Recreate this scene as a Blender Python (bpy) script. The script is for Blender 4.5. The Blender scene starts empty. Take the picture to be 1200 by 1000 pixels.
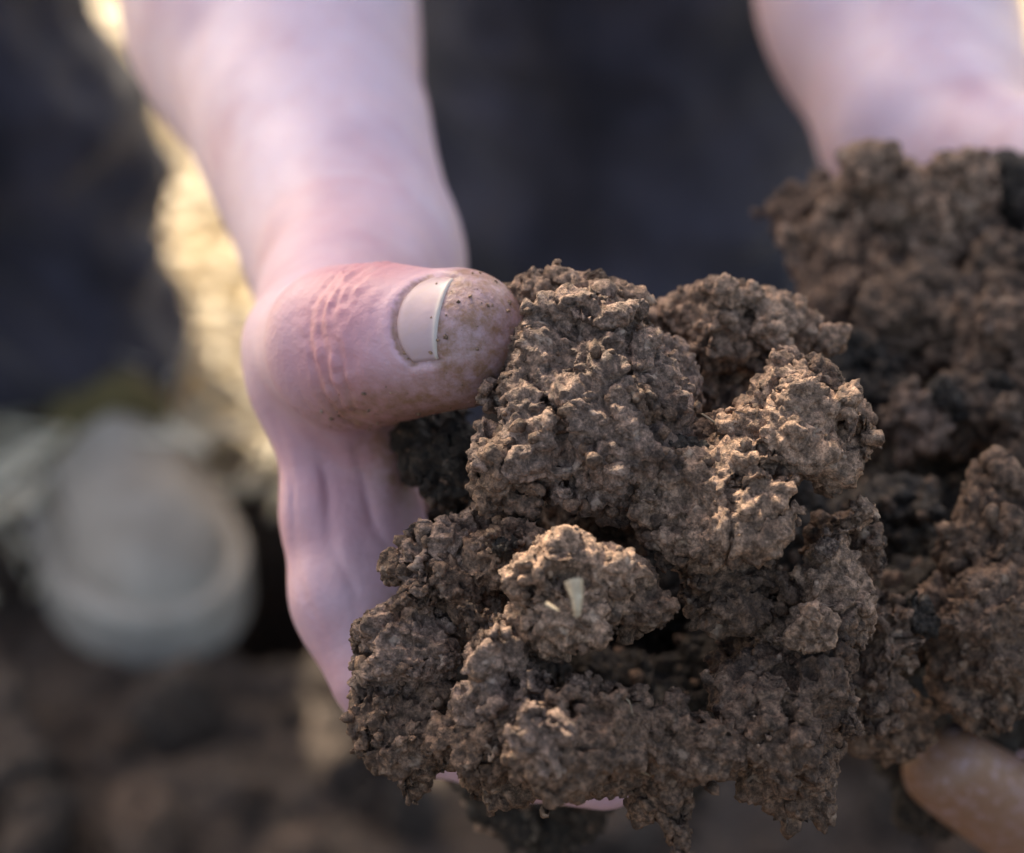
import bpy, math, random
import numpy as np
import openvdb
from mathutils import Vector
from mathutils.kdtree import KDTree

R = math.radians
S = bpy.context.scene
C = S.collection

# ------------------------------------------------------------------ camera, world, sun, exposure
CAM_H, PITCH, FPX = 0.61, R(30), 3024.0            # camera height, downward tilt, focal length in px of a 1200 px wide frame
cam_d = bpy.data.cameras.new('camera')
cam = bpy.data.objects.new('camera', cam_d)
C.objects.link(cam)
cam.location = (0, 0, CAM_H)
cam.rotation_euler = (R(90) - PITCH, 0, 0)
cam_d.sensor_width = 36
cam_d.lens = 36 * FPX / 1200
cam_d.clip_start = 0.02
cam_d.clip_end = 500
cam_d.dof.use_dof = True
cam_d.dof.focus_distance = 0.392
cam_d.dof.aperture_fstop = 11.5
cam_d.dof.aperture_blades = 8
S.camera = cam

SUN_EL, SUN_AZ = R(40), R(-23)                       # azimuth measured from +Y (away from the camera) towards +X
w = bpy.data.worlds.new('World'); S.world = w; w.use_nodes = True
nt = w.node_tree
sky = nt.nodes.new('ShaderNodeTexSky'); sky.sky_type = 'NISHITA'; sky.sun_disc = False
sky.sun_elevation = SUN_EL; sky.sun_rotation = SUN_AZ
sky.air_density = 1.0; sky.dust_density = 4.0; sky.ozone_density = 1.5
nt.links.new(sky.outputs[0], nt.nodes['Background'].inputs[0])
nt.nodes['Background'].inputs[1].default_value = 0.15
sun_d = bpy.data.lights.new('sun', 'SUN'); sun_d.energy = 3.8; sun_d.angle = R(1.0); sun_d.color = (1.0, 0.93, 0.82)
sun = bpy.data.objects.new('sun', sun_d); C.objects.link(sun)
sdir = Vector((math.sin(SUN_AZ) * math.cos(SUN_EL), math.cos(SUN_AZ) * math.cos(SUN_EL), math.sin(SUN_EL)))
sun.rotation_euler = sdir.to_track_quat('Z', 'Y').to_euler()
sun.location = (1, 0, 3)
S.view_settings.view_transform = 'Standard'; S.view_settings.look = 'None'
S.view_settings.gamma = 1; S.view_settings.use_curve_mapping = False
S.view_settings.exposure = 1.75
S.view_settings.use_white_balance = True                 # white-balanced for open shade, as the photograph is
S.view_settings.white_balance_temperature = 7700
S.view_settings.white_balance_tint = 10
S.render.engine = 'CYCLES'
S.cycles.use_denoising = True
S.cycles.max_bounces = 6

# ------------------------------------------------------------------ helpers
cp, sp = math.cos(PITCH), math.sin(PITCH)
def P(px, py, d):
    """the point at depth d (metres along the view axis) that the photograph shows at (px, py)"""
    x = (px - 600) / FPX * d; y = (500 - py) / FPX * d
    return np.array([x, d * cp + y * sp, CAM_H + y * cp - d * sp])

CX = np.array([1.0, 0, 0]); CY = np.array([0, sp, cp]); CZ = np.array([0, cp, -sp])   # photo right, up, away

_lat = {}
def vnoise(p, freq, seed=0):
    if seed not in _lat:
        _lat[seed] = np.random.RandomState(1000 + seed).uniform(-1, 1, (64, 64, 64)).astype(np.float32)
    L = _lat[seed]
    q = p * freq + 17.31 * (seed + 1)
    i = np.floor(q).astype(np.int32); f = (q - i).astype(np.float32); f = f * f * (3 - 2 * f)
    i0 = i & 63; i1 = (i + 1) & 63
    x0, y0, z0 = i0[:, 0], i0[:, 1], i0[:, 2]; x1, y1, z1 = i1[:, 0], i1[:, 1], i1[:, 2]
    fx, fy, fz = f[:, 0], f[:, 1], f[:, 2]
    a = L[x0, y0, z0] * (1 - fx) + L[x1, y0, z0] * fx
    b = L[x0, y1, z0] * (1 - fx) + L[x1, y1, z0] * fx
    c = L[x0, y0, z1] * (1 - fx) + L[x1, y0, z1] * fx
    d = L[x0, y1, z1] * (1 - fx) + L[x1, y1, z1] * fx
    return (a * (1 - fy) + b * fy) * (1 - fz) + (c * (1 - fy) + d * fy) * fz

def fbm(p, freq, octs, seed=0):
    s = 0; a = 1.0
    for o in range(octs):
        s = s + a * vnoise(p, freq * 2.03 ** o, seed + o); a *= 0.5
    return s

def smin(a, b, k):
    h = np.maximum(np.float32(k) - np.abs(a - b), 0)
    return np.minimum(a, b) - h * h * np.float32(0.25 / k)

def cone(p, a, b, ra, rb):
    ab = b - a; L = max(float(ab @ ab), 1e-12); f4 = np.float32
    x = p[:, 0] - f4(a[0]); y = p[:, 1] - f4(a[1]); z = p[:, 2] - f4(a[2])
    t = (x * f4(ab[0] / L) + y * f4(ab[1] / L) + z * f4(ab[2] / L))
    np.maximum(t, 0, out=t); np.minimum(t, 1, out=t)
    x -= t * f4(ab[0]); y -= t * f4(ab[1]); z -= t * f4(ab[2])
    x *= x; y *= y; z *= z; x += y; x += z
    np.sqrt(x, out=x); x -= f4(ra) + t * f4(rb - ra)
    return x

def sdf_array(f, lo, hi, h, B=8):
    """sample f on a grid, finely only near the surface"""
    lo = np.array(lo, float); hi = np.array(hi, float)
    nb = np.ceil((hi - lo) / (h * B)).astype(int)
    ii = np.stack(np.meshgrid(*[np.arange(n) for n in nb], indexing='ij'), -1).reshape(-1, 3)
    cen = lo + (ii * B + (B - 1) / 2) * h
    cen = cen.astype(np.float32)
    dc = np.concatenate([f(cen[k:k + 60000]) for k in range(0, len(cen), 60000)])
    near = np.abs(dc) < h * B * 1.3
    arr = np.where(dc > 0, h * 4, -h * 4).astype(np.float32)
    full = np.repeat(arr, B ** 3).reshape(*nb, B, B, B)
    off = np.stack(np.meshgrid(*[np.arange(B)] * 3, indexing='ij'), -1).reshape(-1, 3)
    idx = np.nonzero(near)[0]
    flat = full.reshape(-1, B ** 3)
    step = 160
    for k in range(0, len(idx), step):
        s = idx[k:k + step]
        pts = (lo + (ii[s][:, None, :] * B + off[None]) * h).reshape(-1, 3).astype(np.float32)
        flat[s] = f(pts).reshape(len(s), -1)
    full = flat.reshape(*nb, B, B, B)
    return full.transpose(0, 3, 1, 4, 2, 5).reshape(nb[0] * B, nb[1] * B, nb[2] * B).copy(), lo

def array_mesh(arr, lo, h):
    g = openvdb.FloatGrid(float(h * 4))
    g.copyFromArray(np.clip(arr, -h * 4, h * 4).astype(np.float32))
    v, q = g.convertToQuads(0.0)
    return v.astype(np.float64) * h + lo, q.astype(np.int32)

def vnormals(v, q):
    a, b, c, d = (v[q[:, i]] for i in range(4))
    n = np.cross(c - a, d - b)
    o = np.zeros_like(v)
    for i in range(4): np.add.at(o, q[:, i], n)
    return o / np.maximum(np.linalg.norm(o, axis=1), 1e-12)[:, None]

def quads_ok(v, q, f, e):
    """flip the winding when normals point inwards"""
    n = vnormals(v, q); k = slice(0, len(v), max(1, len(v) // 400))
    if np.mean(f(v[k] + n[k] * e) - f(v[k] - n[k] * e)) < 0: q = q[:, ::-1].copy()
    return q

def mesh(name, v, faces, mat, smooth=True, attrs=None):
    me = bpy.data.meshes.new(name)
    if isinstance(faces, np.ndarray):
        k = faces.shape[1]; nf = len(faces)
        me.vertices.add(len(v)); me.vertices.foreach_set('co', np.asarray(v, np.float32).ravel())
        me.loops.add(nf * k); me.loops.foreach_set('vertex_index', np.ascontiguousarray(faces, np.int32).ravel())
        me.polygons.add(nf); me.polygons.foreach_set('loop_start', np.arange(0, nf * k, k, dtype=np.int32))
        me.update(calc_edges=True); me.validate()
    else:
        me.from_pydata([tuple(x) for x in v], [], faces)
    if smooth: me.polygons.foreach_set('use_smooth', np.ones(len(me.polygons), bool))
    for an, av in (attrs or {}).items():
        at = me.attributes.new(an, 'FLOAT', 'POINT'); at.data.foreach_set('value', np.asarray(av, np.float32))
    if mat: me.materials.append(mat)
    me.update()
    return me

def obj(name, me, parent=None, label=None, cat=None, group=None, kind=None):
    o = bpy.data.objects.new(name, me); C.objects.link(o)
    if parent: o.parent = parent
    for k, x in (('label', label), ('category', cat), ('group', group), ('kind', kind)):
        if x: o[k] = x
    return o

def merge(parts):
    vs, fs, n = [], [], 0
    for v, f in parts:
        vs.append(v); fs.append(f + n); n += len(v)
    return np.concatenate(vs), np.concatenate(fs)

# ------------------------------------------------------------------ materials
class NT:
    def __init__(s, name):
        s.m = bpy.data.materials.new(name); s.m.use_nodes = True
        s.t = s.m.node_tree; s.b = s.t.nodes['Principled BSDF']
        s.geo = s.t.nodes.new('ShaderNodeTexCoord')
    def n(s, kind, **kw):
        x = s.t.nodes.new('ShaderNode' + kind)
        for k, v in kw.items():
            if k in x.inputs: x.inputs[k].default_value = v
            else: setattr(x, k, v)
        return x
    def l(s, a, b): s.t.links.new(a, b)
    def noise(s, scale, detail=4, rough=0.6, vec=None):
        x = s.n('TexNoise', Scale=scale, Detail=detail, Roughness=rough); s.l(vec or s.geo.outputs['Object'], x.inputs['Vector']); return x.outputs['Fac']
    def ramp(s, fac, stops):
        r = s.n('ValToRGB'); e = r.color_ramp.elements
        while len(e) < len(stops): e.new(0.5)
        for i, (p, c) in enumerate(stops): e[i].position = p; e[i].color = (*c, 1) if len(c) == 3 else c
        s.l(fac, r.inputs[0]); return r.outputs[0]
    def mix(s, fac, a, b, mode='MIX'):
        m = s.n('Mix', data_type='RGBA', blend_type=mode)
        for i, v in ((0, fac), (6, a), (7, b)):
            if isinstance(v, (int, float)): m.inputs[i].default_value = v
            elif isinstance(v, tuple): m.inputs[i].default_value = (*v, 1)
            else: s.l(v, m.inputs[i])
        return m.outputs[2]
    def math(s, op, a, b=0.0):
        m = s.n('Math', operation=op)
        for i, v in ((0, a), (1, b)):
            if isinstance(v, (int, float)): m.inputs[i].default_value = v
            else: s.l(v, m.inputs[i])
        return m.outputs[0]
    def attr(s, name):
        a = s.n('Attribute', attribute_name=name); return a.outputs['Fac']
    def bump(s, h, dist, strength=1.0, prev=None):
        b = s.n('Bump', Strength=strength, Distance=dist); s.l(h, b.inputs['Height'])
        if prev: s.l(prev, b.inputs['Normal'])
        return b.outputs[0]
    def out(s, col=None, rough=None, nrm=None, spec=None):
        for key, v in (('Base Color', col), ('Roughness', rough), ('Normal', nrm), ('Specular IOR Level', spec)):
            if v is None: continue
            if isinstance(v, (int, float)): s.b.inputs[key].default_value = v
            elif isinstance(v, tuple): s.b.inputs[key].default_value = (*v, 1)
            else: s.l(v, s.b.inputs[key])
        return s.m

def soil_mat(name, dark, mid, light, pale, scale=1.0):
    t = NT(name)
    rnd = t.n('ObjectInfo').outputs['Random']
    big = t.noise(70 * scale, 3, 0.6)
    fac = t.math('ADD', t.math('MULTIPLY', big, 0.75), t.math('MULTIPLY', rnd, 0.16))
    col = t.ramp(fac, [(0.26, dark), (0.42, mid), (0.56, mid), (0.72, light)])
    grain = t.noise(620 * scale, 5, 0.8)
    g = t.ramp(grain, [(0.35, (0.24, 0.22, 0.20)), (0.5, (0.84, 0.83, 0.82)), (0.64, (2.0, 1.95, 1.9))])
    col = t.mix(1.0, col, g, 'MULTIPLY')
    vo = t.n('TexVoronoi', Scale=420 * scale); t.l(t.geo.outputs['Object'], vo.inputs['Vector'])
    pick = t.ramp(t.noise(330 * scale, 2, 0.5), [(0.64, (0, 0, 0)), (0.72, (1, 1, 1))])
    col = t.mix(t.math('MULTIPLY', pick, 0.5), col, pale)
    b1 = t.bump(t.noise(420 * scale, 5, 0.75), 0.0022 / scale, 0.9)
    b2 = t.bump(vo.outputs['Distance'], 0.0010 / scale, 0.55, b1)
    return t.out(col, 0.72, b2, 0.35)

MAT = {}
MAT['soil'] = soil_mat('moist brown soil', (0.0506, 0.0267, 0.0169), (0.1466, 0.0857, 0.0559), (0.2629, 0.1652, 0.1118), (0.4652, 0.3214, 0.2286))
MAT['soil_pale_lit'] = soil_mat('pale brown soil with painted sun', (0.0896, 0.0495, 0.0309), (0.2631, 0.1621, 0.1097), (0.4198, 0.2737, 0.1921), (0.6269, 0.4447, 0.3233))  # paler tone stands in for sun grazing the clod tops
MAT['soil_grey'] = soil_mat('greyish soil', (0.0633, 0.0373, 0.0274), (0.1954, 0.1249, 0.0929), (0.3275, 0.2238, 0.1725), (0.5493, 0.4009, 0.3095))
MAT['soil_dark'] = soil_mat('dark moist soil', (0.0363, 0.0209, 0.0137), (0.1136, 0.0690, 0.0456), (0.2181, 0.1404, 0.0951), (0.3634, 0.2486, 0.1750))
MAT['soil_dark_shade'] = soil_mat('dark soil with painted shade', (0.014, 0.009, 0.0065), (0.035, 0.024, 0.017), (0.075, 0.054, 0.039), (0.26, 0.20, 0.15))  # near-black tone paints the shade of the gaps into inner clods
MAT['soil_ground'] = soil_mat('dark ground soil', (0.0191, 0.0123, 0.0089), (0.0598, 0.0390, 0.0283), (0.1435, 0.0982, 0.0712), (0.2870, 0.2064, 0.1465), 0.6)

def skin_mat():
    t = NT('pale pink skin')
    n1 = t.noise(38, 3, 0.6); n2 = t.noise(240, 4, 0.65); n3 = t.noise(9, 2, 0.5)
    col = t.ramp(n1, [(0.3, (0.395, 0.255, 0.315)), (0.52, (0.465, 0.345, 0.415)), (0.75, (0.51, 0.395, 0.47))])
    col = t.mix(t.math('MULTIPLY', t.ramp(n2, [(0.44, (0, 0, 0)), (0.68, (1, 1, 1))]), 0.2), col, (0.47, 0.25, 0.25))
    col = t.mix(t.math('MULTIPLY', t.attr('blush'), 0.75), col, (0.44, 0.17, 0.185))
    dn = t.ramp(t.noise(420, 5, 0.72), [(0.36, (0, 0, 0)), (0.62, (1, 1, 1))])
    da = t.math('MULTIPLY', t.attr('dust_shade'), t.math('ADD', t.math('MULTIPLY', dn, 0.5), 0.5))
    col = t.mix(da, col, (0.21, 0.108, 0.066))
    vo = t.n('TexVoronoi', Scale=900, feature='DISTANCE_TO_EDGE'); t.l(t.geo.outputs['Object'], vo.inputs['Vector'])
    b = t.bump(vo.outputs['Distance'], 0.00016, 0.45)
    b = t.bump(t.noise(700, 3, 0.6), 0.0004, 0.55, b)
    t.b.inputs['Subsurface Weight'].default_value = 0.16
    t.b.inputs['Subsurface Radius'].default_value = (1.0, 0.35, 0.2)
    t.b.inputs['Subsurface Scale'].default_value = 0.0035
    return t.out(col, 0.5, b, 0.45)
MAT['skin'] = skin_mat()

def nail_mat():
    t = NT('thumbnail')
    col = t.mix(t.attr('edge'), (0.36, 0.255, 0.27), (0.46, 0.39, 0.35))
    col = t.mix(t.math('MULTIPLY', t.ramp(t.noise(500, 4, 0.7), [(0.5, (0, 0, 0)), (0.75, (1, 1, 1))]), 0.35), col, (0.38, 0.25, 0.18))
    return t.out(col, 0.45, t.bump(t.noise(300, 3, 0.5), 0.0003, 0.4), 0.35)
MAT['nail'] = nail_mat()

def cloth_mat(name, a, b):
    t = NT(name)
    col = t.ramp(t.noise(14, 4, 0.6), [(0.35, a), (0.68, b)])
    col = t.mix(t.math('MULTIPLY', t.ramp(t.noise(26, 5, 0.7), [(0.56, (0, 0, 0)), (0.74, (1, 1, 1))]), 0.35), col, (0.055, 0.042, 0.040))
    wv = t.n('TexWave', Scale=900.0, Distortion=1.5); t.l(t.geo.outputs['Object'], wv.inputs['Vector'])
    bm = t.bump(wv.outputs['Fac'], 0.0004, 0.4)
    t.b.inputs['Sheen Weight'].default_value = 0.15
    return t.out(col, 0.85, bm, 0.2)
MAT['trousers'] = cloth_mat('dark navy trousers', (0.012, 0.0105, 0.0165), (0.052, 0.047, 0.066))
MAT['shirt'] = cloth_mat('dark shirt', (0.03, 0.03, 0.04), (0.05, 0.05, 0.065))

def plain(name, a, b, scale, rough, bumpd=0.001, spec=0.3):
    t = NT(name); n = t.noise(scale, 5, 0.65)
    return t.out(t.ramp(n, [(0.32, a), (0.7, b)]), rough, t.bump(n, bumpd, 0.5), spec)
MAT['shoe'] = plain('grey shoe upper', (0.26, 0.215, 0.175), (0.37, 0.315, 0.265), 60, 0.7)
MAT['rubber'] = plain('pale grey rubber', (0.27, 0.23, 0.19), (0.40, 0.35, 0.30), 40, 0.6)
MAT['tongue'] = plain('shoe tongue in shaded straw olive', (0.06, 0.045, 0.018), (0.13, 0.10, 0.04), 60, 0.85)  # olive tone paints in the shaded straw beneath the cuff
MAT['straw'] = plain('dry straw', (0.58, 0.48, 0.34), (0.80, 0.73, 0.60), 24, 0.6)
MAT['field'] = plain('dry grass field', (0.42, 0.34, 0.21), (0.60, 0.51, 0.35), 18, 0.9, 0.01)
MAT['chip'] = plain('pale straw chip', (0.26, 0.19, 0.12), (0.55, 0.44, 0.31), 500, 0.6)
MAT['root'] = plain('pale root fibre', (0.16, 0.11, 0.07), (0.36, 0.27, 0.18), 300, 0.7)

# ------------------------------------------------------------------ the setting: soil ground with a hollow sunk so it falls dark, straw field
rng = np.random.RandomState(7)
PIT = P(325, 620, 1.12); PIT[2] = 0
def ground_h(x, y):
    p = np.stack([x, y, np.zeros_like(x)], -1).reshape(-1, 3)
    h = 0.012 * fbm(p, 9, 2, 20) + 0.010 * np.abs(fbm(p, 30, 3, 24)) + 0.0045 * fbm(p, 90, 2, 28)
    fade = np.clip(1 - np.hypot(p[:, 0], p[:, 1] - 1.0) / 2.5, 0, 1)
    h = h * fade - 0.008
    r = np.hypot((p[:, 0] - PIT[0]) / 0.030, (p[:, 1] - PIT[1]) / 0.06)
    h = h - 0.10 * np.exp(-r ** 4)
    return h.reshape(x.shape)
gx = np.concatenate([[-300, -60, -12, -3], np.arange(-0.7, 0.7, 0.005), [3, 12, 60, 300]])
gy = np.concatenate([[-300, -40, -6, -1, 0], np.arange(0.45, 1.7, 0.005), [2.2, 3, 6, 15, 60, 400]])
X, Y = np.meshgrid(gx, gy, indexing='ij')
V = np.stack([X, Y, ground_h(X, Y)], -1).reshape(-1, 3)
nx, ny = len(gx), len(gy)
I = np.arange(nx * ny).reshape(nx, ny)
Q = np.stack([I[:-1, :-1], I[1:, :-1], I[1:, 1:], I[:-1, 1:]], -1).reshape(-1, 4)
ground = obj('ground', mesh('ground', V, Q, MAT['soil_ground']), kind='structure')

def edge_y(x): return 1.045 - 0.085 / (1 + np.exp((x + 0.172) * 160)) + 0.012 * np.sin(x * 21) + 0.01 * np.sin(x * 57 + 1)
fx = np.concatenate([[-300, -40, -6], np.arange(-1.2, 1.2, 0.02), [6, 40, 300]])
ft = np.concatenate([np.arange(0, 1.6, 0.02), [2.5, 5, 15, 60, 400]])
X, T = np.meshgrid(fx, ft, indexing='ij')
Y = edge_y(np.clip(X, -1.5, 1.5)) + T
pp = np.stack([X, Y, 0 * X], -1).reshape(-1, 3)
Z = ground_h(X, Y) + np.minimum(T * 0.4, 0.012).reshape(X.shape) * (1 + 0.5 * fbm(pp, 12, 3, 40)).reshape(X.shape) + 0.004
V = np.stack([X, Y, np.maximum(Z, -0.02)], -1).reshape(-1, 3)
nx, ny = X.shape; I = np.arange(nx * ny).reshape(nx, ny)
Q = np.stack([I[:-1, :-1], I[1:, :-1], I[1:, 1:], I[:-1, 1:]], -1).reshape(-1, 4)
obj('field', mesh('field', V, Q, MAT['field']), kind='structure')

def strands(n, xr, yr, wid, length, lift, seed):
    r = np.random.RandomState(seed); vs = []; fs = []; k = 0
    for i in range(n):
        x = r.uniform(*xr); y = edge_y(x) - 0.03 + (yr[1] - yr[0]) * r.rand() ** 1.4 + yr[0]
        a = r.uniform(0, 2 * math.pi); L = length * r.uniform(0.4, 1.3); w2 = wid * r.uniform(0.5, 1.2)
        dx, dy = math.cos(a), math.sin(a); z0 = 0.006 + lift * r.rand(); tilt = r.uniform(-0.25, 0.3); bend = r.uniform(-0.2, 0.2)
        for s in range(4):
            t = s / 3; cx = x + dx * L * (t - .5) - dy * bend * L * (t - .5) ** 2; cy = y + dy * L * (t - .5) + dx * bend * L * (t - .5) ** 2
            z = max(z0 + tilt * L * (t - .5), 0.006)
            for g in range(3):
                b = g * 2.094
                vs.append((cx - dy * w2 * math.cos(b), cy + dx * w2 * math.cos(b), z + w2 * math.sin(b)))
        for s in range(3):
            for g in range(3):
                a0 = k + s * 3 + g; a1 = k + s * 3 + (g + 1) % 3
                fs.append((a0, a1, a1 + 3, a0 + 3))
        k += 12
    return np.array(vs), np.array(fs)
v, q = strands(5200, (-0.75, 0.75), (0, 1.3), 0.0024, 0.14, 0.05, 3)
obj('straw', mesh('straw', v, q, MAT['straw']), kind='stuff', label='loose dry beige straw lying beyond the dark soil', cat='straw')

# ------------------------------------------------------------------ soil clods
def rot_(r):
    a = np.linalg.qr(r.normal(0, 1, (3, 3)))[0]
    return a

def clod_verts(c, rad, seed, h, lumps=170, rough=1.0, rotv=None):
    """one crumbly clod: a noisy ellipsoid covered with crumbs of many sizes, about c, half sizes rad along photo right / up / depth"""
    r = np.random.RandomState(seed)
    rad = np.array(rad); rm = rad.min()
    ang = r.uniform(-0.5, 0.5)
    ax = np.stack([CX * math.cos(ang) + CY * math.sin(ang), -CX * math.sin(ang) + CY * math.cos(ang), CZ])
    off = r.uniform(-5, 5, 3)
    pn = r.normal(0, 1, (11, 3)); pn /= np.linalg.norm(pn, axis=1)[:, None]; pr = r.uniform(0.72, 1.05, 11)
    pn = pn.astype(np.float32); pr = pr.astype(np.float32)
    def f(p):
        q = (p - c) @ ax.T / (rad * 0.86)
        k = np.sqrt((q * q).sum(1))
        g = q @ pn[0] - pr[0]
        for n_, r_ in zip(pn[1:], pr[1:]): g = -smin(-g, r_ - q @ n_, 0.22)      # fracture faces
        g = (0.42 * (k - 1) + 0.58 * g) * rm * 0.9
        w_ = p + off
        g = g + rm * (0.30 * vnoise(w_, 0.8 / rm, 3) + 0.20 * vnoise(w_, 1.7 / rm, 4) + 0.11 * vnoise(w_, 3.6 / rm, 5))
        cr = vnoise(w_, 1.25 / rm, 17)
        return g + rm * 0.22 * np.exp(-(cr / 0.07) ** 2)                              # cracks
    ext = np.abs(ax.T) @ rad * 1.35 + 4 * h
    arr, lo = sdf_array(f, c - ext, c + ext, h)
    # crumbs stuck on the surface
    v0, q0 = array_mesh(arr, lo, h)
    if len(v0) == 0: return v0, q0
    pick = v0[r.randint(0, len(v0), lumps)]
    N = np.array(arr.shape)
    for p0 in pick:
        rr = rm * (0.035 + 0.17 * r.rand() ** 2.6)
        cc = p0 + r.normal(0, 0.25, 3) * rr
        sc = r.uniform(0.75, 1.3, 3)
        a = np.maximum(((cc - lo - rr * 1.5) / h).astype(int), 0); b = np.minimum(((cc - lo + rr * 1.5) / h).astype(int) + 2, N)
        if (b <= a).any(): continue
        G = np.stack(np.meshgrid(*[np.arange(a[i], b[i]) for i in range(3)], indexing='ij'), -1) * h + lo - cc
        m = np.abs(G @ rot_(r) * sc).max(-1) * 0.8 + np.linalg.norm(G * sc, axis=-1) * 0.3
        sl = tuple(slice(a[i], b[i]) for i in range(3))
        if r.rand() < 0.62: arr[sl] = smin(arr[sl], m - rr, 0.0006)
        else: arr[sl] = -smin(-arr[sl], (m - rr * 0.8), 0.0006)
    v, q = array_mesh(arr, lo, h)
    n = vnormals(v, q)
    kk = slice(0, len(v), max(1, len(v) // 300))
    if np.mean(np.sum(n[kk] * (v[kk] - c), 1)) < 0: q = q[:, ::-1].copy(); n = -n
    pv = v + off
    d = 0.0013 * vnoise(pv, 170, 6) + 0.0007 * vnoise(pv, 330, 8) + 0.0007 * vnoise(pv, 640, 9) + 0.0008 * vnoise(pv, 1250, 10) + 0.0004 * vnoise(pv, 2300, 11)
    d = d - 0.0016 * np.exp(-(vnoise(pv, 120, 18) / 0.06) ** 2) - 0.003 * np.clip(vnoise(pv, 260, 19) - 0.45, 0, 1)
    v = v + n * (d * rough)[:, None]
    return v, q

def ico(sub):
    import bmesh
    bm = bmesh.new(); bmesh.ops.create_icosphere(bm, subdivisions=sub, radius=1)
    v = np.array([x.co[:] for x in bm.verts]); f = np.array([[y.index for y in x.verts] for x in bm.faces]); bm.free()
    return v, f
ICO1, ICO2 = ico(1), ico(2)

def crumbs(surf, n, r0, r1, seed):
    """tiny loose granules sitting on a set of surface points"""
    r = np.random.RandomState(seed); out = []
    for i in range(n):
        p, nn = surf[0][r.randint(len(surf[0]))], None
        s = r0 + (r1 - r0) * r.rand() ** 3
        bv, bf = ICO1
        vv = bv * r.uniform(0.65, 1.15, 3) * (1 + r.normal(0, 0.2, (len(bv), 1)))
        out.append((vv * s + p + r.normal(0, 0.2, 3) * s, bf))
    return merge(out)

def pile(name, label, specs, mat, h, seed, ncrumb, crumb_r, base_px, lumps, kinds, nbig, nsmall, dmap=lambda d: d):
    base = P(*base_px)
    root = obj(name, None, label=label, cat='soil'); root.location = base
    pts = []
    for i, (px, py, d, rx, ry, rd) in enumerate(specs):
        s = d / FPX
        d = dmap(d); s = d / FPX; k_ = 1.03 if i < nbig else 1.0
        v, q = clod_verts(P(px, py, d), (rx * s * k_, ry * s * k_, rd * s * k_), seed + i, h, lumps)
        pts.append(v[::7])
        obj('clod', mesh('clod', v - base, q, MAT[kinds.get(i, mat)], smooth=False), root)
    big = np.concatenate(pts[:nbig]); pts = np.concatenate(pts)
    r = np.random.RandomState(seed + 7)
    small = [mesh('clod', *clod_verts(np.zeros(3), np.array([1, 0.8, 0.85]) * 0.006, seed + 50 + i, h * 0.9, 60, 0.8), MAT[m_], smooth=False)
             for i, m_ in enumerate([mat, mat, 'soil_pale_lit', 'soil_grey', 'soil_dark_shade', mat])]
    for i in range(nsmall):
        o = obj('clod', small[r.randint(6)], root); k = 0.28 + 0.75 * r.rand() ** 2
        o.location = tuple(big[r.randint(len(big))] - base + r.normal(0, 0.0008, 3)); o.scale = (k, k * r.uniform(0.75, 1.1), k); o.rotation_euler = tuple(r.uniform(0, 6.28, 3))
    v, f = crumbs((pts,), ncrumb, crumb_r[0], crumb_r[1], seed + 99)
    obj('crumbs', mesh('crumbs', v - base, f, MAT[mat], smooth=False), root, kind='stuff')
    return root, pts

NEAR = [  # px, py, depth, half sizes in px (right, up, depth)
    (664, 458, .402, 142, 124, 90), (672, 352, .410, 76, 50, 50), (770, 440, .408, 60, 70, 60),
    (880, 398, .428, 118, 62, 80), (830, 365, .43, 48, 40, 50),
    (935, 500, .402, 88, 78, 80), (985, 520, .405, 36, 50, 40),
    (828, 590, .392, 92, 92, 80), (868, 520, .398, 70, 60, 60),
    (690, 690, .380, 84, 74, 70), (738, 708, .386, 44, 46, 46),
    (545, 660, .400, 92, 82, 80), (585, 655, .392, 56, 46, 50),
    (476, 758, .396, 64, 70, 70), (476, 846, .394, 66, 66, 60),
    (585, 800, .382, 66, 80, 70), (565, 872, .384, 52, 48, 50), (672, 858, .379, 82, 68, 70),
    (690, 902, .388, 66, 38, 50), (592, 912, .398, 42, 34, 36), (800, 878, .384, 80, 58, 60), (862, 690, .398, 76, 62, 60),
    (925, 850, .390, 92, 94, 80), (892, 772, .405, 62, 56, 50), (960, 720, .400, 66, 92, 70), (990, 640, .408, 46, 66, 60),
    (1020, 790, .414, 60, 94, 70), (1058, 846, .432, 44, 44, 40),
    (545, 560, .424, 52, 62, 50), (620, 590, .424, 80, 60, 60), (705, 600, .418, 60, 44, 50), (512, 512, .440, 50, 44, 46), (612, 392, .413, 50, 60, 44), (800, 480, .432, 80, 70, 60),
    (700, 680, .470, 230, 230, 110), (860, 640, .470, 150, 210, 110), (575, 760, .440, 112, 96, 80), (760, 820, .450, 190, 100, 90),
]
near_pile, near_pts = pile('soil_handful', 'crumbly brown soil clods heaped in the nearer cupped hand under the thumb', NEAR, 'soil', 0.00052, 100, 4200, (0.00025, 0.0016), (700, 900, .42), 40,
    {0: 'soil_grey', 1: 'soil_pale_lit', 2: 'soil_grey', 3: 'soil_pale_lit', 4: 'soil_pale_lit', 5: 'soil_pale_lit', 6: 'soil_pale_lit', 7: 'soil_pale_lit', 8: 'soil_pale_lit', 9: 'soil_pale_lit', 11: 'soil_grey', 13: 'soil_grey', 15: 'soil_grey', 24: 'soil_pale_lit', 28: 'soil_dark_shade', 29: 'soil_dark_shade', 31: 'soil_dark_shade', 32: 'soil_dark_shade', 33: 'soil_grey', 34: 'soil_dark_shade', 35: 'soil_dark_shade', 36: 'soil_dark_shade', 37: 'soil_dark_shade'}, 28, 50)

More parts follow.
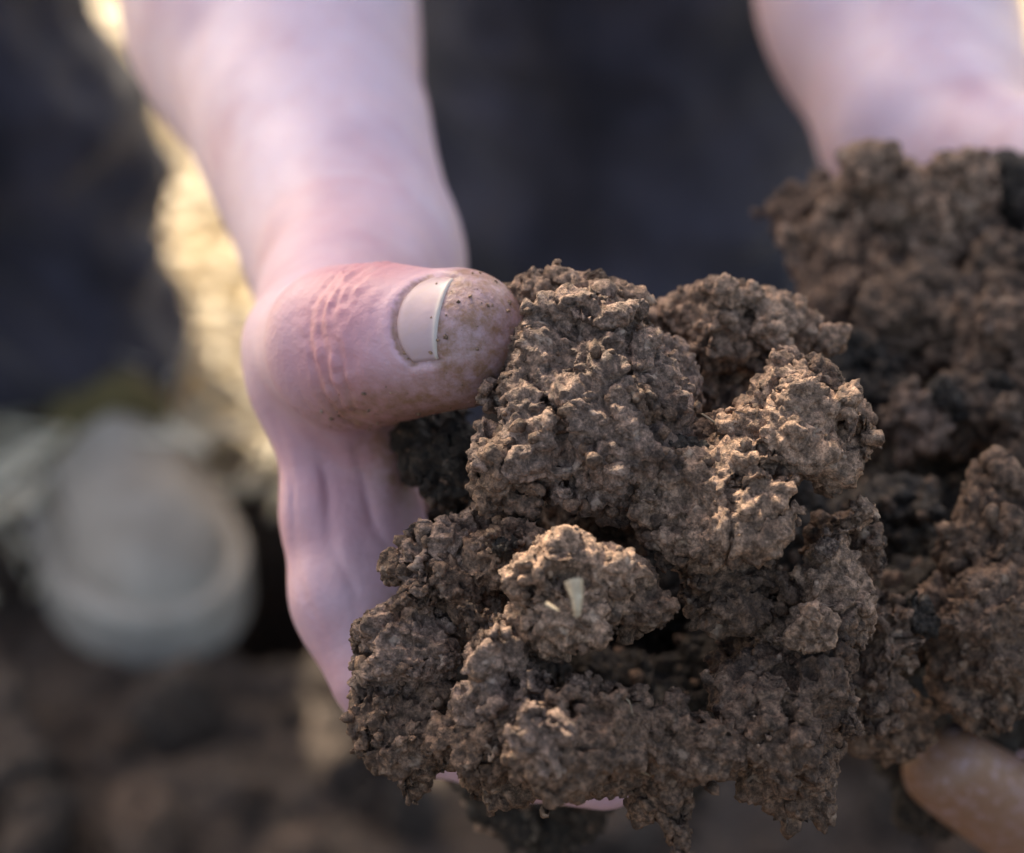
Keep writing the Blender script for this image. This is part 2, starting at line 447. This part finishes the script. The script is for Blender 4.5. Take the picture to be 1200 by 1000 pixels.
FAR = [
    (1050, 290, .560, 120, 104, 90), (960, 250, .572, 50, 50, 50), (1105, 245, .552, 52, 50, 50), (1000, 350, .548, 66, 70, 60),
    (1180, 330, .54, 56, 62, 56), (1100, 380, .535, 90, 80, 70), (1190, 400, .515, 66, 62, 60), (1075, 500, .500, 52, 44, 46), (1140, 500, .505, 52, 62, 50),
    (1045, 605, .478, 58, 50, 54), (1060, 700, .465, 40, 46, 40), (1108, 695, .455, 44, 52, 44), (1010, 450, .520, 60, 60, 50), (1215, 520, .49, 60, 60, 50),
    (1165, 630, .440, 70, 88, 70), (1170, 745, .432, 84, 96, 80), (1240, 690, .44, 90, 110, 80),
    (1140, 470, .585, 190, 240, 110), (1130, 700, .52, 150, 200, 90), (1130, 800, .500, 90, 70, 60), (1250, 830, .53, 90, 70, 60),
]
far_pile, far_pts = pile('soil_handful', 'darker soil mound in the farther hand, beneath the pale forearm at the photo edge', FAR, 'soil_dark', 0.0008, 300, 1800, (0.0005, 0.0022), (1140, 860, .5), 60,
    {0: 'soil_pale_lit', 1: 'soil', 2: 'soil_pale_lit', 3: 'soil', 6: 'soil', 7: 'soil_grey', 14: 'soil', 15: 'soil', 9: 'soil_dark_shade', 10: 'soil_dark_shade', 11: 'soil_dark_shade', 12: 'soil_dark_shade', 17: 'soil_dark_shade', 18: 'soil_dark_shade', 19: 'soil_dark_shade'}, 17, 36, lambda d: 0.415 + (d - 0.415) * 0.72)

# bits of straw and rootlets caught in the near handful
def tube(pts, r, sides=6, r_end=None):
    pts = [np.array(p) for p in pts]; n = len(pts); vs = []; fs = []
    for i, p in enumerate(pts):
        t = pts[min(i + 1, n - 1)] - pts[max(i - 1, 0)]; t = t / np.linalg.norm(t)
        a = np.cross(t, CZ + 0.01); a /= np.linalg.norm(a); b = np.cross(t, a)
        rr = r + ((r_end if r_end is not None else r) - r) * i / (n - 1)
        for g in range(sides):
            u = 2 * math.pi * g / sides; vs.append(p + rr * (a * math.cos(u) + b * math.sin(u)))
    for i in range(n - 1):
        for g in range(sides):
            fs.append((i * sides + g, i * sides + (g + 1) % sides, (i + 1) * sides + (g + 1) % sides, (i + 1) * sides + g))
    return np.array(vs), np.array(fs)
nb = np.array(near_pile.location)
for pts, r in (([(672, 682, .3595), (676, 700, .3585), (676, 722, .3595)], .0014), ([(640, 708, .362), (655, 716, .361)], .0004)):
    v, q = tube([P(*p) for p in pts], r, 7, r * 0.35)
    obj('straw_chip', mesh('straw_chip', v - nb, q, MAT['chip']), near_pile)
rr = np.random.RandomState(5)
for i in range(16):
    p = near_pts[rr.randint(len(near_pts))]; d = rr.normal(0, 1, 3); d /= np.linalg.norm(d); pts = [p - CZ * 0.001]
    for k in range(5):
        d = d + rr.normal(0, 0.45, 3); d /= np.linalg.norm(d); pts.append(pts[-1] + d * 0.0013)
    v, q = tube(pts, 0.00022, 5, 0.0001)
    obj('rootlet', mesh('rootlet', v - nb, q, MAT['root']), near_pile)

# clods lying on the ground
protos = []
for i in range(7):
    r3 = np.random.RandomState(60 + i)
    v, q = clod_verts(np.zeros(3), np.array([1, 0.75, 0.9]) * 0.02, 600 + i, 0.0022, 40, 1.0)
    protos.append(mesh('clod', v, q, MAT['soil_ground' if i % 2 else 'soil_dark']))
placed = 0
while placed < 240:
    x = rr.uniform(-0.34, 0.32); y = rr.uniform(0.66, 1.1)
    if y > edge_y(x) - 0.02: continue
    if math.hypot((x - PIT[0]) / 0.05, (y - PIT[1]) / 0.09) < 1: continue
    if -0.22 < x < -0.08 and 0.84 < y: continue
    s = 0.3 + 0.9 * rr.rand() ** 2
    o = obj('clod', protos[rr.randint(7)], ground); o.scale = (s, s, s)
    o.location = (x, y, float(ground_h(np.array([x]), np.array([y]))[0]) + 0.008 * s); o.rotation_euler = tuple(rr.uniform(0, 6.28, 3))
    placed += 1

# ------------------------------------------------------------------ the person
person = obj('person', None, label='crouching person in dark navy trousers holding loose soil in both bare hands', cat='person')
person.location = (-0.1, 1.15, 0)
PB = np.array(person.location)

def seg(a, b, ra, rb): return (np.array(a, float), np.array(b, float), ra, rb)
def chain(pts, k):      # pts: (px,py,d,radius in metres)
    return [seg(P(*a[:3]), P(*b[:3]), a[3], b[3]) for a, b in zip(pts, pts[1:])]

class Arm:
    def __init__(s): s.groups = []; s.post = None
    def add(s, segs, k_in, k_out): s.groups.append((segs, k_in, k_out))
    def bounds(s, pad):
        a = np.array([np.minimum(x[0] - x[2], x[1] - x[3]) for g in s.groups for x in g[0]]).min(0)
        b = np.array([np.maximum(x[0] + x[2], x[1] + x[3]) for g in s.groups for x in g[0]]).max(0)
        return a - pad, b + pad
    def f(s, p):
        out = None
        mn, mx = p.min(0), p.max(0); small = (mx - mn).max() < 0.08
        for segs, ki, ko in s.groups:
            g = None
            for x in segs:
                if small:      # bounding boxes far apart: this bone cannot matter here
                    a = np.minimum(x[0] - x[2], x[1] - x[3]); b = np.maximum(x[0] + x[2], x[1] + x[3])
                    if max((a - mx).max(), (mn - b).max()) > 0.012: continue
                d = cone(p, *x); g = d if g is None else smin(g, d, ki)
            if g is None: continue
            out = g if out is None else smin(out, g, ko)
        if out is None: return np.full(len(p), 0.012, np.float32)
        return s.post(p, out) if s.post else out

# --- near hand (the person's right)
A = Arm()
# forearm: two bones side by side in depth
A.add([seg(P(314, 5, .605), P(412, 300, .515), .0284, .0175), seg(P(314, 5, .645), P(418, 300, .540), .0284, .0175),
       seg(P(279, -110, .62), P(314, 5, .605), .0310, .0284), seg(P(279, -110, .66), P(314, 5, .645), .0310, .0284)], .02, .02)
# palm
A.add([seg(P(418, 340, .500), P(432, 690, .452), .015, .0105), seg(P(425, 340, .515), P(445, 680, .472), .015, .0105),
       seg(P(430, 340, .53), P(455, 665, .490), .015, .010), seg(P(432, 340, .54), P(465, 640, .506), .014, .009)], .010, .014)
T_CMC, T_MCP, T_IP, T_TIP = P(405, 355, .492), P(380, 412, .452), P(408, 408, .4235), P(536, 397, .4095)
THUMB = [seg(T_CMC, T_MCP, .0170, .0136), seg(T_MCP, T_IP, .0136, .0127), seg(T_IP, P(450, 404, .417), .0128, .0121), seg(P(450, 404, .417), T_TIP, .0121, .0112)]
A.add(THUMB, .004, .006)
# web between thumb and forefinger, its edge and inner fold
A.add([seg(P(378, 490, .452), P(384, 600, .447), .0066, .0064), seg(P(384, 600, .447), P(408, 700, .443), .0064, .0066), seg(P(408, 700, .443), P(446, 790, .440), .0066, .0085),
       seg(P(400, 520, .472), P(412, 650, .470), .006, .006), seg(P(445, 495, .443), P(448, 600, .445), .0048, .0042), seg(P(448, 600, .445), P(436, 690, .445), .0042, .006)], .006, .013)
# fingers
def finger(pts, ki=.003, ko=.005): A.add(chain(pts, 0), ki, ko)
finger([(432, 700, .450, .0110), (498, 836, .442, .0096), (612, 876, .434, .0084), (708, 896, .424, .0074)])
finger([(448, 690, .472, .0108), (530, 830, .468, .0092), (660, 870, .458, .0082), (775, 870, .448, .0074)])
finger([(458, 672, .492, .0106), (545, 830, .492, .009), (670, 890, .486, .0082), (770, 890, .478, .0074)])
finger([(466, 645, .508, .0092), (545, 780, .512, .008), (640, 840, .508, .0072), (720, 850, .504, .0066)])

ta = (T_TIP - T_IP); ta /= np.linalg.norm(ta)
toward = -CZ - ta * ((-CZ) @ ta); toward /= np.linalg.norm(toward)
upv = np.cross(ta, toward); upv = upv if upv @ CY > 0 else -upv
def ndir(a): return toward * math.cos(a) + upv * math.sin(a)
NA0, NA1 = R(-20), R(63)
LT = np.linalg.norm(T_TIP - T_IP)
# positions along the thumb of the nail's root and free edge
NS0, NS1 = 0.0198, 0.0268
def nail_uv(p):
    q = p - T_IP; s = q @ ta; t = q @ toward; u = q @ upv
    return s, np.arctan2(u, t), np.hypot(t, u)
def near_post(p, d):
    m = d < 0.004
    if not m.any(): return d
    pm = p[m]; s, a, r = nail_uv(pm)
    am, hw = (NA0 + NA1) / 2, (NA1 - NA0) / 2
    x = (a - am) / hw; y = (s - NS0) / (NS1 - NS0)
    root = NS0 + 0.0026 * np.abs(x) ** 2.4                       # curved cuticle
    on = (r < 0.02) & (s > -0.02)
    side = np.maximum(np.abs(a - am) - hw, 0) * 0.011
    inside = (np.abs(x) < 1.0) & (s > root) & on
    back = np.where(np.abs(x) < 1.03, np.abs(s - root), 9.0)
    flank = np.where((s > NS0 + 0.0024) & (s < NS1 + 0.0005), np.abs(np.abs(a - am) - hw) * 0.011, 9.0)
    gro = np.minimum(back, flank)
    e = 0.0005 * np.exp(-(gro / 0.0006) ** 2) * on
    fold = -0.00025 * np.exp(-((gro - 0.0013) / 0.0009) ** 2) * on * ~inside
    e = e + np.where(inside, 0.0002, 0) + fold
    # knuckle creases over the joint
    jit = 0.0012 * vnoise(pm, 160, 12)
    win = np.exp(-((s - 0.0085) / 0.0062) ** 2) * (r < 0.018) * np.clip(np.cos(a - R(10)) + 0.6, 0, 1)
    cr = np.sin((s + jit) * 2 * math.pi / 0.0023)
    e = e + win * (0.00042 * cr * (0.35 + vnoise(pm, 240, 21)) + 0.00042 * vnoise(pm, 700, 13))
    e = e + win * 0.0006 * np.exp(-((s + jit * 1.4 - 0.0048) / 0.0006) ** 2)
    # pulp and web: slight unevenness, stretched folds running down the web
    e = e + 0.0004 * vnoise(pm, 95, 14)
    cc = (pm - P(400, 600, .45)); vx = cc @ CX; vy = cc @ CY
    web = np.exp(-(vx / 0.013) ** 2 - (vy / 0.017) ** 2) * ((pm - T_IP) @ CY < -0.010)
    e = e + web * (0.0008 * np.exp(-(np.sin((vx + 0.28 * vy + 0.0030 * vnoise(pm, 90, 15)) * math.pi / 0.0075) / 0.30) ** 2) * (0.6 + 0.8 * vnoise(pm, 150, 22)) + 0.0005 * vnoise(pm * np.array([1, 0.35, 0.35]), 260, 16))
    d[m] = d[m] + e
    return d
A.post = near_post
H1 = 0.0006
lo, hi = A.bounds(0.006)
arr, lo = sdf_array(A.f, lo, hi, H1)
v1, q1 = array_mesh(arr, lo, H1); q1 = quads_ok(v1, q1, A.f, 0.002)
del arr

# --- far hand (the person's left)
Bm = A; A = Arm()
A.add([seg(P(1035, 0, .650), P(1090, 150, .605), .0255, .0220), seg(P(1040, 0, .68), P(1100, 150, .63), .0255, .0220),
       seg(P(1000, -130, .676), P(1035, 0, .65), .0285, .0255), seg(P(1005, -130, .708), P(1040, 0, .68), .0285, .0255)], .02, .02)
A.add([seg(P(1110, 170, .600), P(1330, 560, .545), .018, .0115), seg(P(1110, 180, .615), P(1300, 600, .57), .018, .011),
       seg(P(1100, 190, .63), P(1260, 620, .60), .018, .0105), seg(P(1095, 200, .635), P(1220, 620, .625), .017, .010)], .014, .016)
A.add([seg(P(1130, 175, .588), P(1235, 215, .545), .0165, .0145), seg(P(1235, 215, .545), P(1300, 330, .505), .0135, .0122), seg(P(1300, 330, .505), P(1290, 450, .482), .012, .0105)], .005, .010)
finger([(1335, 570, .545, .011), (1370, 860, .510, .0098), (1240, 990, .500, .0104), (1112, 900, .480, .0086)])
finger([(1305, 610, .57, .011), (1320, 860, .555, .0096), (1220, 940, .545, .0086), (1140, 900, .54, .0078)])
finger([(1265, 630, .60, .0105), (1270, 830, .59, .009), (1180, 890, .58, .008), (1110, 870, .575, .0074)])
finger([(1225, 630, .625, .009), (1220, 780, .625, .008), (1150, 830, .62, .0072), (1090, 820, .615, .0066)])
def far_post(p, d):
    m = d < 0.006; d[m] = d[m] + 0.0006 * vnoise(p[m], 60, 14); return d
A.post = far_post
H2 = 0.0014
lo, hi = A.bounds(0.008)
arr, lo = sdf_array(A.f, lo, hi, H2)
v2, q2 = array_mesh(arr, lo, H2); q2 = quads_ok(v2, q2, A.f, 0.003)
del arr

# --- upper arms and shoulders, under the shirt
eR, eL = P(190, -420, .68), P(940, -450, .757)
shR, shL = np.array([-0.35, 1.02, 0.94]), np.array([0.13, 1.04, 0.93])
neck, hipc = np.array([-0.08, 1.0, 1.0]), np.array([-0.10, 1.52, 0.80])
ARMS = [seg(eR, P(283, -100, .64), .044, .034), seg(eL, P(1005, -115, .69), .044, .033), seg(eR, shR, .043, .05), seg(eL, shL, .043, .05), seg(shR, shL, .05, .05)]
def farms(p):
    o = None
    for x in ARMS:
        d = cone(p, *x); o = d if o is None else smin(o, d, .03)
    return o
arr, lo = sdf_array(farms, (-0.45, 0.6, 0.35), (0.35, 1.35, 1.0), 0.008)
v3, q3 = array_mesh(arr, lo, 0.008); q3 = quads_ok(v3, q3, farms, 0.01)
vb, qb = merge([(v1, q1), (v2, q2), (v3, q3)])

# soil dirt on the skin near the soil, painted shade under the thumb, blood-flush at joints
def near_dist(v, pts):
    sub = pts[::6]; kd = KDTree(len(sub))
    for i, c in enumerate(sub): kd.insert(c, i)
    kd.balance()
    return np.array([kd.find(c)[2] for c in v])
n1_, n2_ = len(v1), len(v2)
dust_shade = np.zeros(len(vb)); blush = np.zeros(len(vb))
hand1 = v1[:, 1] < 0.46
dd = np.ones(n1_); dd[hand1] = near_dist(v1[hand1], near_pts)
dust_shade[:n1_] = 1.0 * np.exp(-np.maximum(dd - 0.003, 0) / 0.004)
s_, a_, r_ = nail_uv(v1)
on = (r_ < 0.02) & (s_ > -0.03)
dust_shade[:n1_] = np.maximum(dust_shade[:n1_], 1.0 * on * np.clip((s_ - NS1 + 0.0032) / 0.003, 0, 1))
dust_shade[:n1_] = np.maximum(dust_shade[:n1_], 1.0 * on * np.clip((-np.sin(a_) - 0.2) / 0.55, 0, 1) * np.clip((s_ + 0.006) / 0.012, 0, 1))  # painted shade: browner towards the thumb's underside
gx_ = (a_ - (NA0 + NA1) / 2) / ((NA1 - NA0) / 2)
rim = np.abs(s_ - (NS0 + 0.0026 * np.abs(gx_) ** 2.4)) * (np.abs(gx_) < 1.05) + 9 * (np.abs(gx_) >= 1.05)
dust_shade[:n1_] = np.maximum(dust_shade[:n1_], 0.9 * on * (rim < 0.0006))
d2 = near_dist(v2, far_pts)
low = np.clip((0.33 - v2[:, 2]) / 0.04, 0, 1)
dust_shade[n1_:n1_ + n2_] = np.maximum(0.8 * np.exp(-np.maximum(d2 - 0.002, 0) / 0.004), 1.35 * np.exp(-(np.linalg.norm(v2 - P(1140, 920, .486), axis=1) / 0.040) ** 4))
wc = P(410, 610, .452)
blush[:n1_] = 0.25 * hand1 + 1.2 * np.exp(-np.sum((v1 - wc) ** 2, 1) / 0.013 ** 2) + 0.8 * on * np.exp(-((s_ - 0.009) / 0.011) ** 2)
pick = np.nonzero(on & (dust_shade[:n1_] > 0.45) & (v1 @ CZ < T_IP @ CZ))[0]
cv, cf = crumbs((v1[pick],), 230, 0.00008, 0.00045, 77)
obj('crumbs', mesh('crumbs', cv - nb, cf, MAT['soil_pale_lit'], smooth=False), near_pile, kind='stuff')
body = obj('body', mesh('body', vb - PB, qb, MAT['skin'], attrs={'dust_shade': dust_shade, 'blush': np.clip(blush, 0, 1)}), person, label='pale pink forearms and soil-dusted hands')

# --- thumbnail: a curved plate seated in its bed
def make_nail(F, O, ta, toward, upv, A0, A1, S0, S1, curve, lift, nu=25, nv=17):
    J, Ii = np.meshgrid(np.arange(nv), np.arange(nu), indexing='ij')
    x = -1 + 2 * Ii / (nu - 1); a = (A0 + A1) / 2 + x * (A1 - A0) / 2 * 0.965
    s0 = S0 + curve * np.abs(x) ** 2.4 + 0.00025; s1 = S1 + 0.0007 * (1 - x ** 2); t = J / (nv - 1); s_ = s0 + (s1 - s0) * t
    d = toward * np.cos(a)[..., None] + upv * np.sin(a)[..., None]
    lo_ = np.full(x.shape, 0.001); hi_ = np.full(x.shape, 0.018)
    for _ in range(18):
        mid = (lo_ + hi_) / 2
        g = F((O + ta * s_[..., None] + d * mid[..., None]).reshape(-1, 3).astype(np.float32)).reshape(mid.shape) < 0
        lo_ = np.where(g, mid, lo_); hi_ = np.where(g, hi_, mid)
    r = lo_.copy()
    for _ in range(6):
        pad = np.pad(r, 1, mode='edge'); r = (pad[:-2, 1:-1] + pad[2:, 1:-1] + pad[1:-1, :-2] + pad[1:-1, 2:] + 2 * r) / 6
    V = np.concatenate([(O + ta * s_[..., None] + d * (r + lift + 0.0003 * np.maximum(0, t - 0.6) - dz)[..., None]).reshape(-1, 3) for dz in (0, 0.0009)])
    Fc = []
    def nid(l, j, i): return l * nu * nv + j * nu + i
    for j in range(nv - 1):
        for i in range(nu - 1):
            Fc.append((nid(0, j, i), nid(0, j, i + 1), nid(0, j + 1, i + 1), nid(0, j + 1, i)))
            Fc.append((nid(1, j, i), nid(1, j + 1, i), nid(1, j + 1, i + 1), nid(1, j, i + 1)))
    for i in range(nu - 1):
        Fc.append((nid(0, 0, i), nid(1, 0, i), nid(1, 0, i + 1), nid(0, 0, i + 1)))
        Fc.append((nid(0, nv - 1, i), nid(0, nv - 1, i + 1), nid(1, nv - 1, i + 1), nid(1, nv - 1, i)))
    for j in range(nv - 1):
        Fc.append((nid(0, j, 0), nid(0, j + 1, 0), nid(1, j + 1, 0), nid(1, j, 0)))
        Fc.append((nid(0, j, nu - 1), nid(1, j, nu - 1), nid(1, j + 1, nu - 1), nid(0, j + 1, nu - 1)))
    ed = np.tile(np.clip((t - 0.86) / 0.1, 0, 1).ravel(), 2)
    obj('nail', mesh('nail', V - PB, np.array(Fc), MAT['nail'], attrs={'edge': ed}), body)
make_nail(Bm.f, T_IP, ta, toward, upv, NA0, NA1, NS0, NS1, 0.0026, 0.00018)
# --- trousers
kR, kL = P(-385, -520, 1.08), P(705, -560, 1.0)
aR, aL = P(44, 430, 1.19), P(722, 420, 1.10)
hR, hL = hipc + [-0.09, 0, 0], hipc + [0.09, 0, 0]
HEM = 0.052
TR = [seg(kR, aR, .094, .088), seg(kL, aL, .106, .098), seg(kR, hR, .088, .11), seg(kL, hL, .095, .11), seg(hR, hL, .12, .12)]
def ftr(p):
    o = None
    for x in TR:
        d = cone(p, *x); o = d if o is None else smin(o, d, .04)
    st = p * np.array([1, 1, 1.9]) + 0.35 * p[:, [2, 0, 1]]
    o = o + 0.013 * vnoise(st, 11, 30) + 0.013 * np.abs(vnoise(st, 24, 31)) 
    low = np.exp(-((p[:, 2] - HEM - 0.05) / 0.07) ** 2)
    o = o + low * 0.006 * np.sin(p[:, 2] * 130 + 6 * p[:, 0] / 0.1 + 3 * vnoise(p, 14, 32))
    return np.maximum(o, HEM + 0.006 * vnoise(p, 20, 33) - p[:, 2])
arr, lo = sdf_array(ftr, (-0.5, 0.7, HEM - 0.03), (0.3, 1.75, 1.0), 0.0065)
v, q = array_mesh(arr, lo, 0.0065); q = quads_ok(v, q, ftr, 0.008)
obj('trousers', mesh('trousers', v - PB, q, MAT['trousers']), person, label='dark navy trousers, creased near the hems')

# --- shirt with rolled sleeves
SH = [seg(eR + (shR - eR) * 0.12, shR, .058, .068), seg(eL + (shL - eL) * 0.12, shL, .058, .068), seg(shR, shL, .075, .075), seg(neck - [0, -0.05, 0.06], hipc, .13, .14)]
def fsh(p):
    o = None
    for x in SH:
        d = cone(p, *x); o = d if o is None else smin(o, d, .06)
    return o + 0.008 * vnoise(p, 14, 34)
arr, lo = sdf_array(fsh, (-0.5, 0.6, 0.1), (0.4, 1.75, 1.1), 0.009)
v, q = array_mesh(arr, lo, 0.009); q = quads_ok(v, q, fsh, 0.012)
obj('shirt', mesh('shirt', v - PB, q, MAT['shirt']), person)

# --- shoes: grey upper, pale rubber rim, tongue tinted like shaded straw
def shoe(toe, yaw):
    """toe: point on the ground under the toe tip; the shoe runs back (+Y) from it"""
    c, s_ = math.cos(yaw), math.sin(yaw)
    def loc(p):
        q = p - toe; x = q[:, 0] * c + q[:, 1] * s_; y = -q[:, 0] * s_ + q[:, 1] * c
        return x, y, q[:, 2]
    def plan(x, y, grow):
        ww = (0.039 - 0.011 * np.clip((y - 0.08) / 0.08, 0, 1) ** 1.5 + 0.004 * np.clip((y - 0.2) / 0.05, 0, 1)) + grow
        front = np.hypot(x / ww, np.minimum(y - 0.055, 0) / (0.055 + grow))
        back = np.hypot(x / ww, np.maximum(y - 0.24, 0) / (0.04 + grow))
        return (np.maximum(front, back) - 1) * ww
    def top(y): return 0.037 + 0.062 * np.clip((y - 0.07) / 0.13, 0, 1) ** 1.3
    def up(p):
        x, y, z = loc(p)
        h = top(y); k = plan(x, y, -0.004)
        dz = z - 0.018
        e = np.sqrt(np.maximum(dz, 0) ** 2 / h ** 2 + np.maximum(k + 0.043, 0) ** 2 / 0.043 ** 2)
        return np.maximum((e - 1) * 0.04, 0.012 - z) + 0.0015 * vnoise(p, 40, 35)
    def sole(p):
        x, y, z = loc(p); k = plan(x, y, 0.002)
        return np.maximum(np.maximum(k, np.abs(z - 0.009) - 0.011), -k - 0.016 + np.maximum(0.008 - z, 0) * -9) - 0.002
    def tongue(p):
        x, y, z = loc(p)
        return np.maximum(np.hypot(x / 0.026, (z - top(y) * 0.72) / 0.034) - 1, 0) * 0.02 + np.maximum(np.maximum(0.1 - y, y - 0.2), 0) - 0.003
    sh = obj('shoe', None, person); 
    for nm, f, mt, h in (('upper', up, 'shoe', 0.003), ('sole', sole, 'rubber', 0.0025), ('tongue', tongue, 'tongue', 0.003)):
        arr, lo = sdf_array(f, toe + [-0.13, -0.05, -0.03], toe + [0.13, 0.32, 0.16], h)
        v, q = array_mesh(arr, lo, h); q = quads_ok(v, q, f, 0.005)
        obj(nm, mesh(nm, v - PB, q, MAT[mt]), sh)
    for j in range(4):
        yy = 0.118 + 0.022 * j; pts = []
        for i in range(7):
            x = -0.024 + 0.048 * i / 6; zz = 0.72 * top(np.array(yy)) + 0.036 * math.sqrt(max(0, 1 - (x / 0.028) ** 2)) + 0.003
            pts.append(toe + [x * c - yy * s_, x * s_ + yy * c, float(zz)])
        v, q = tube(pts, 0.0032, 6); obj('lace', mesh('lace', v - PB, q, MAT['rubber']), sh)
    return sh
tp = P(208, 776, 1.06); ground_z = 0.0
tp = tp + (np.array([0, cp, -sp]) ) * 0.0
toeR = np.array([tp[0], tp[1], 0.0]); shoe(toeR, R(20))
shoe(np.array([P(700, 600, 1.05)[0], toeR[1] + 0.02, 0.0]), R(-6))
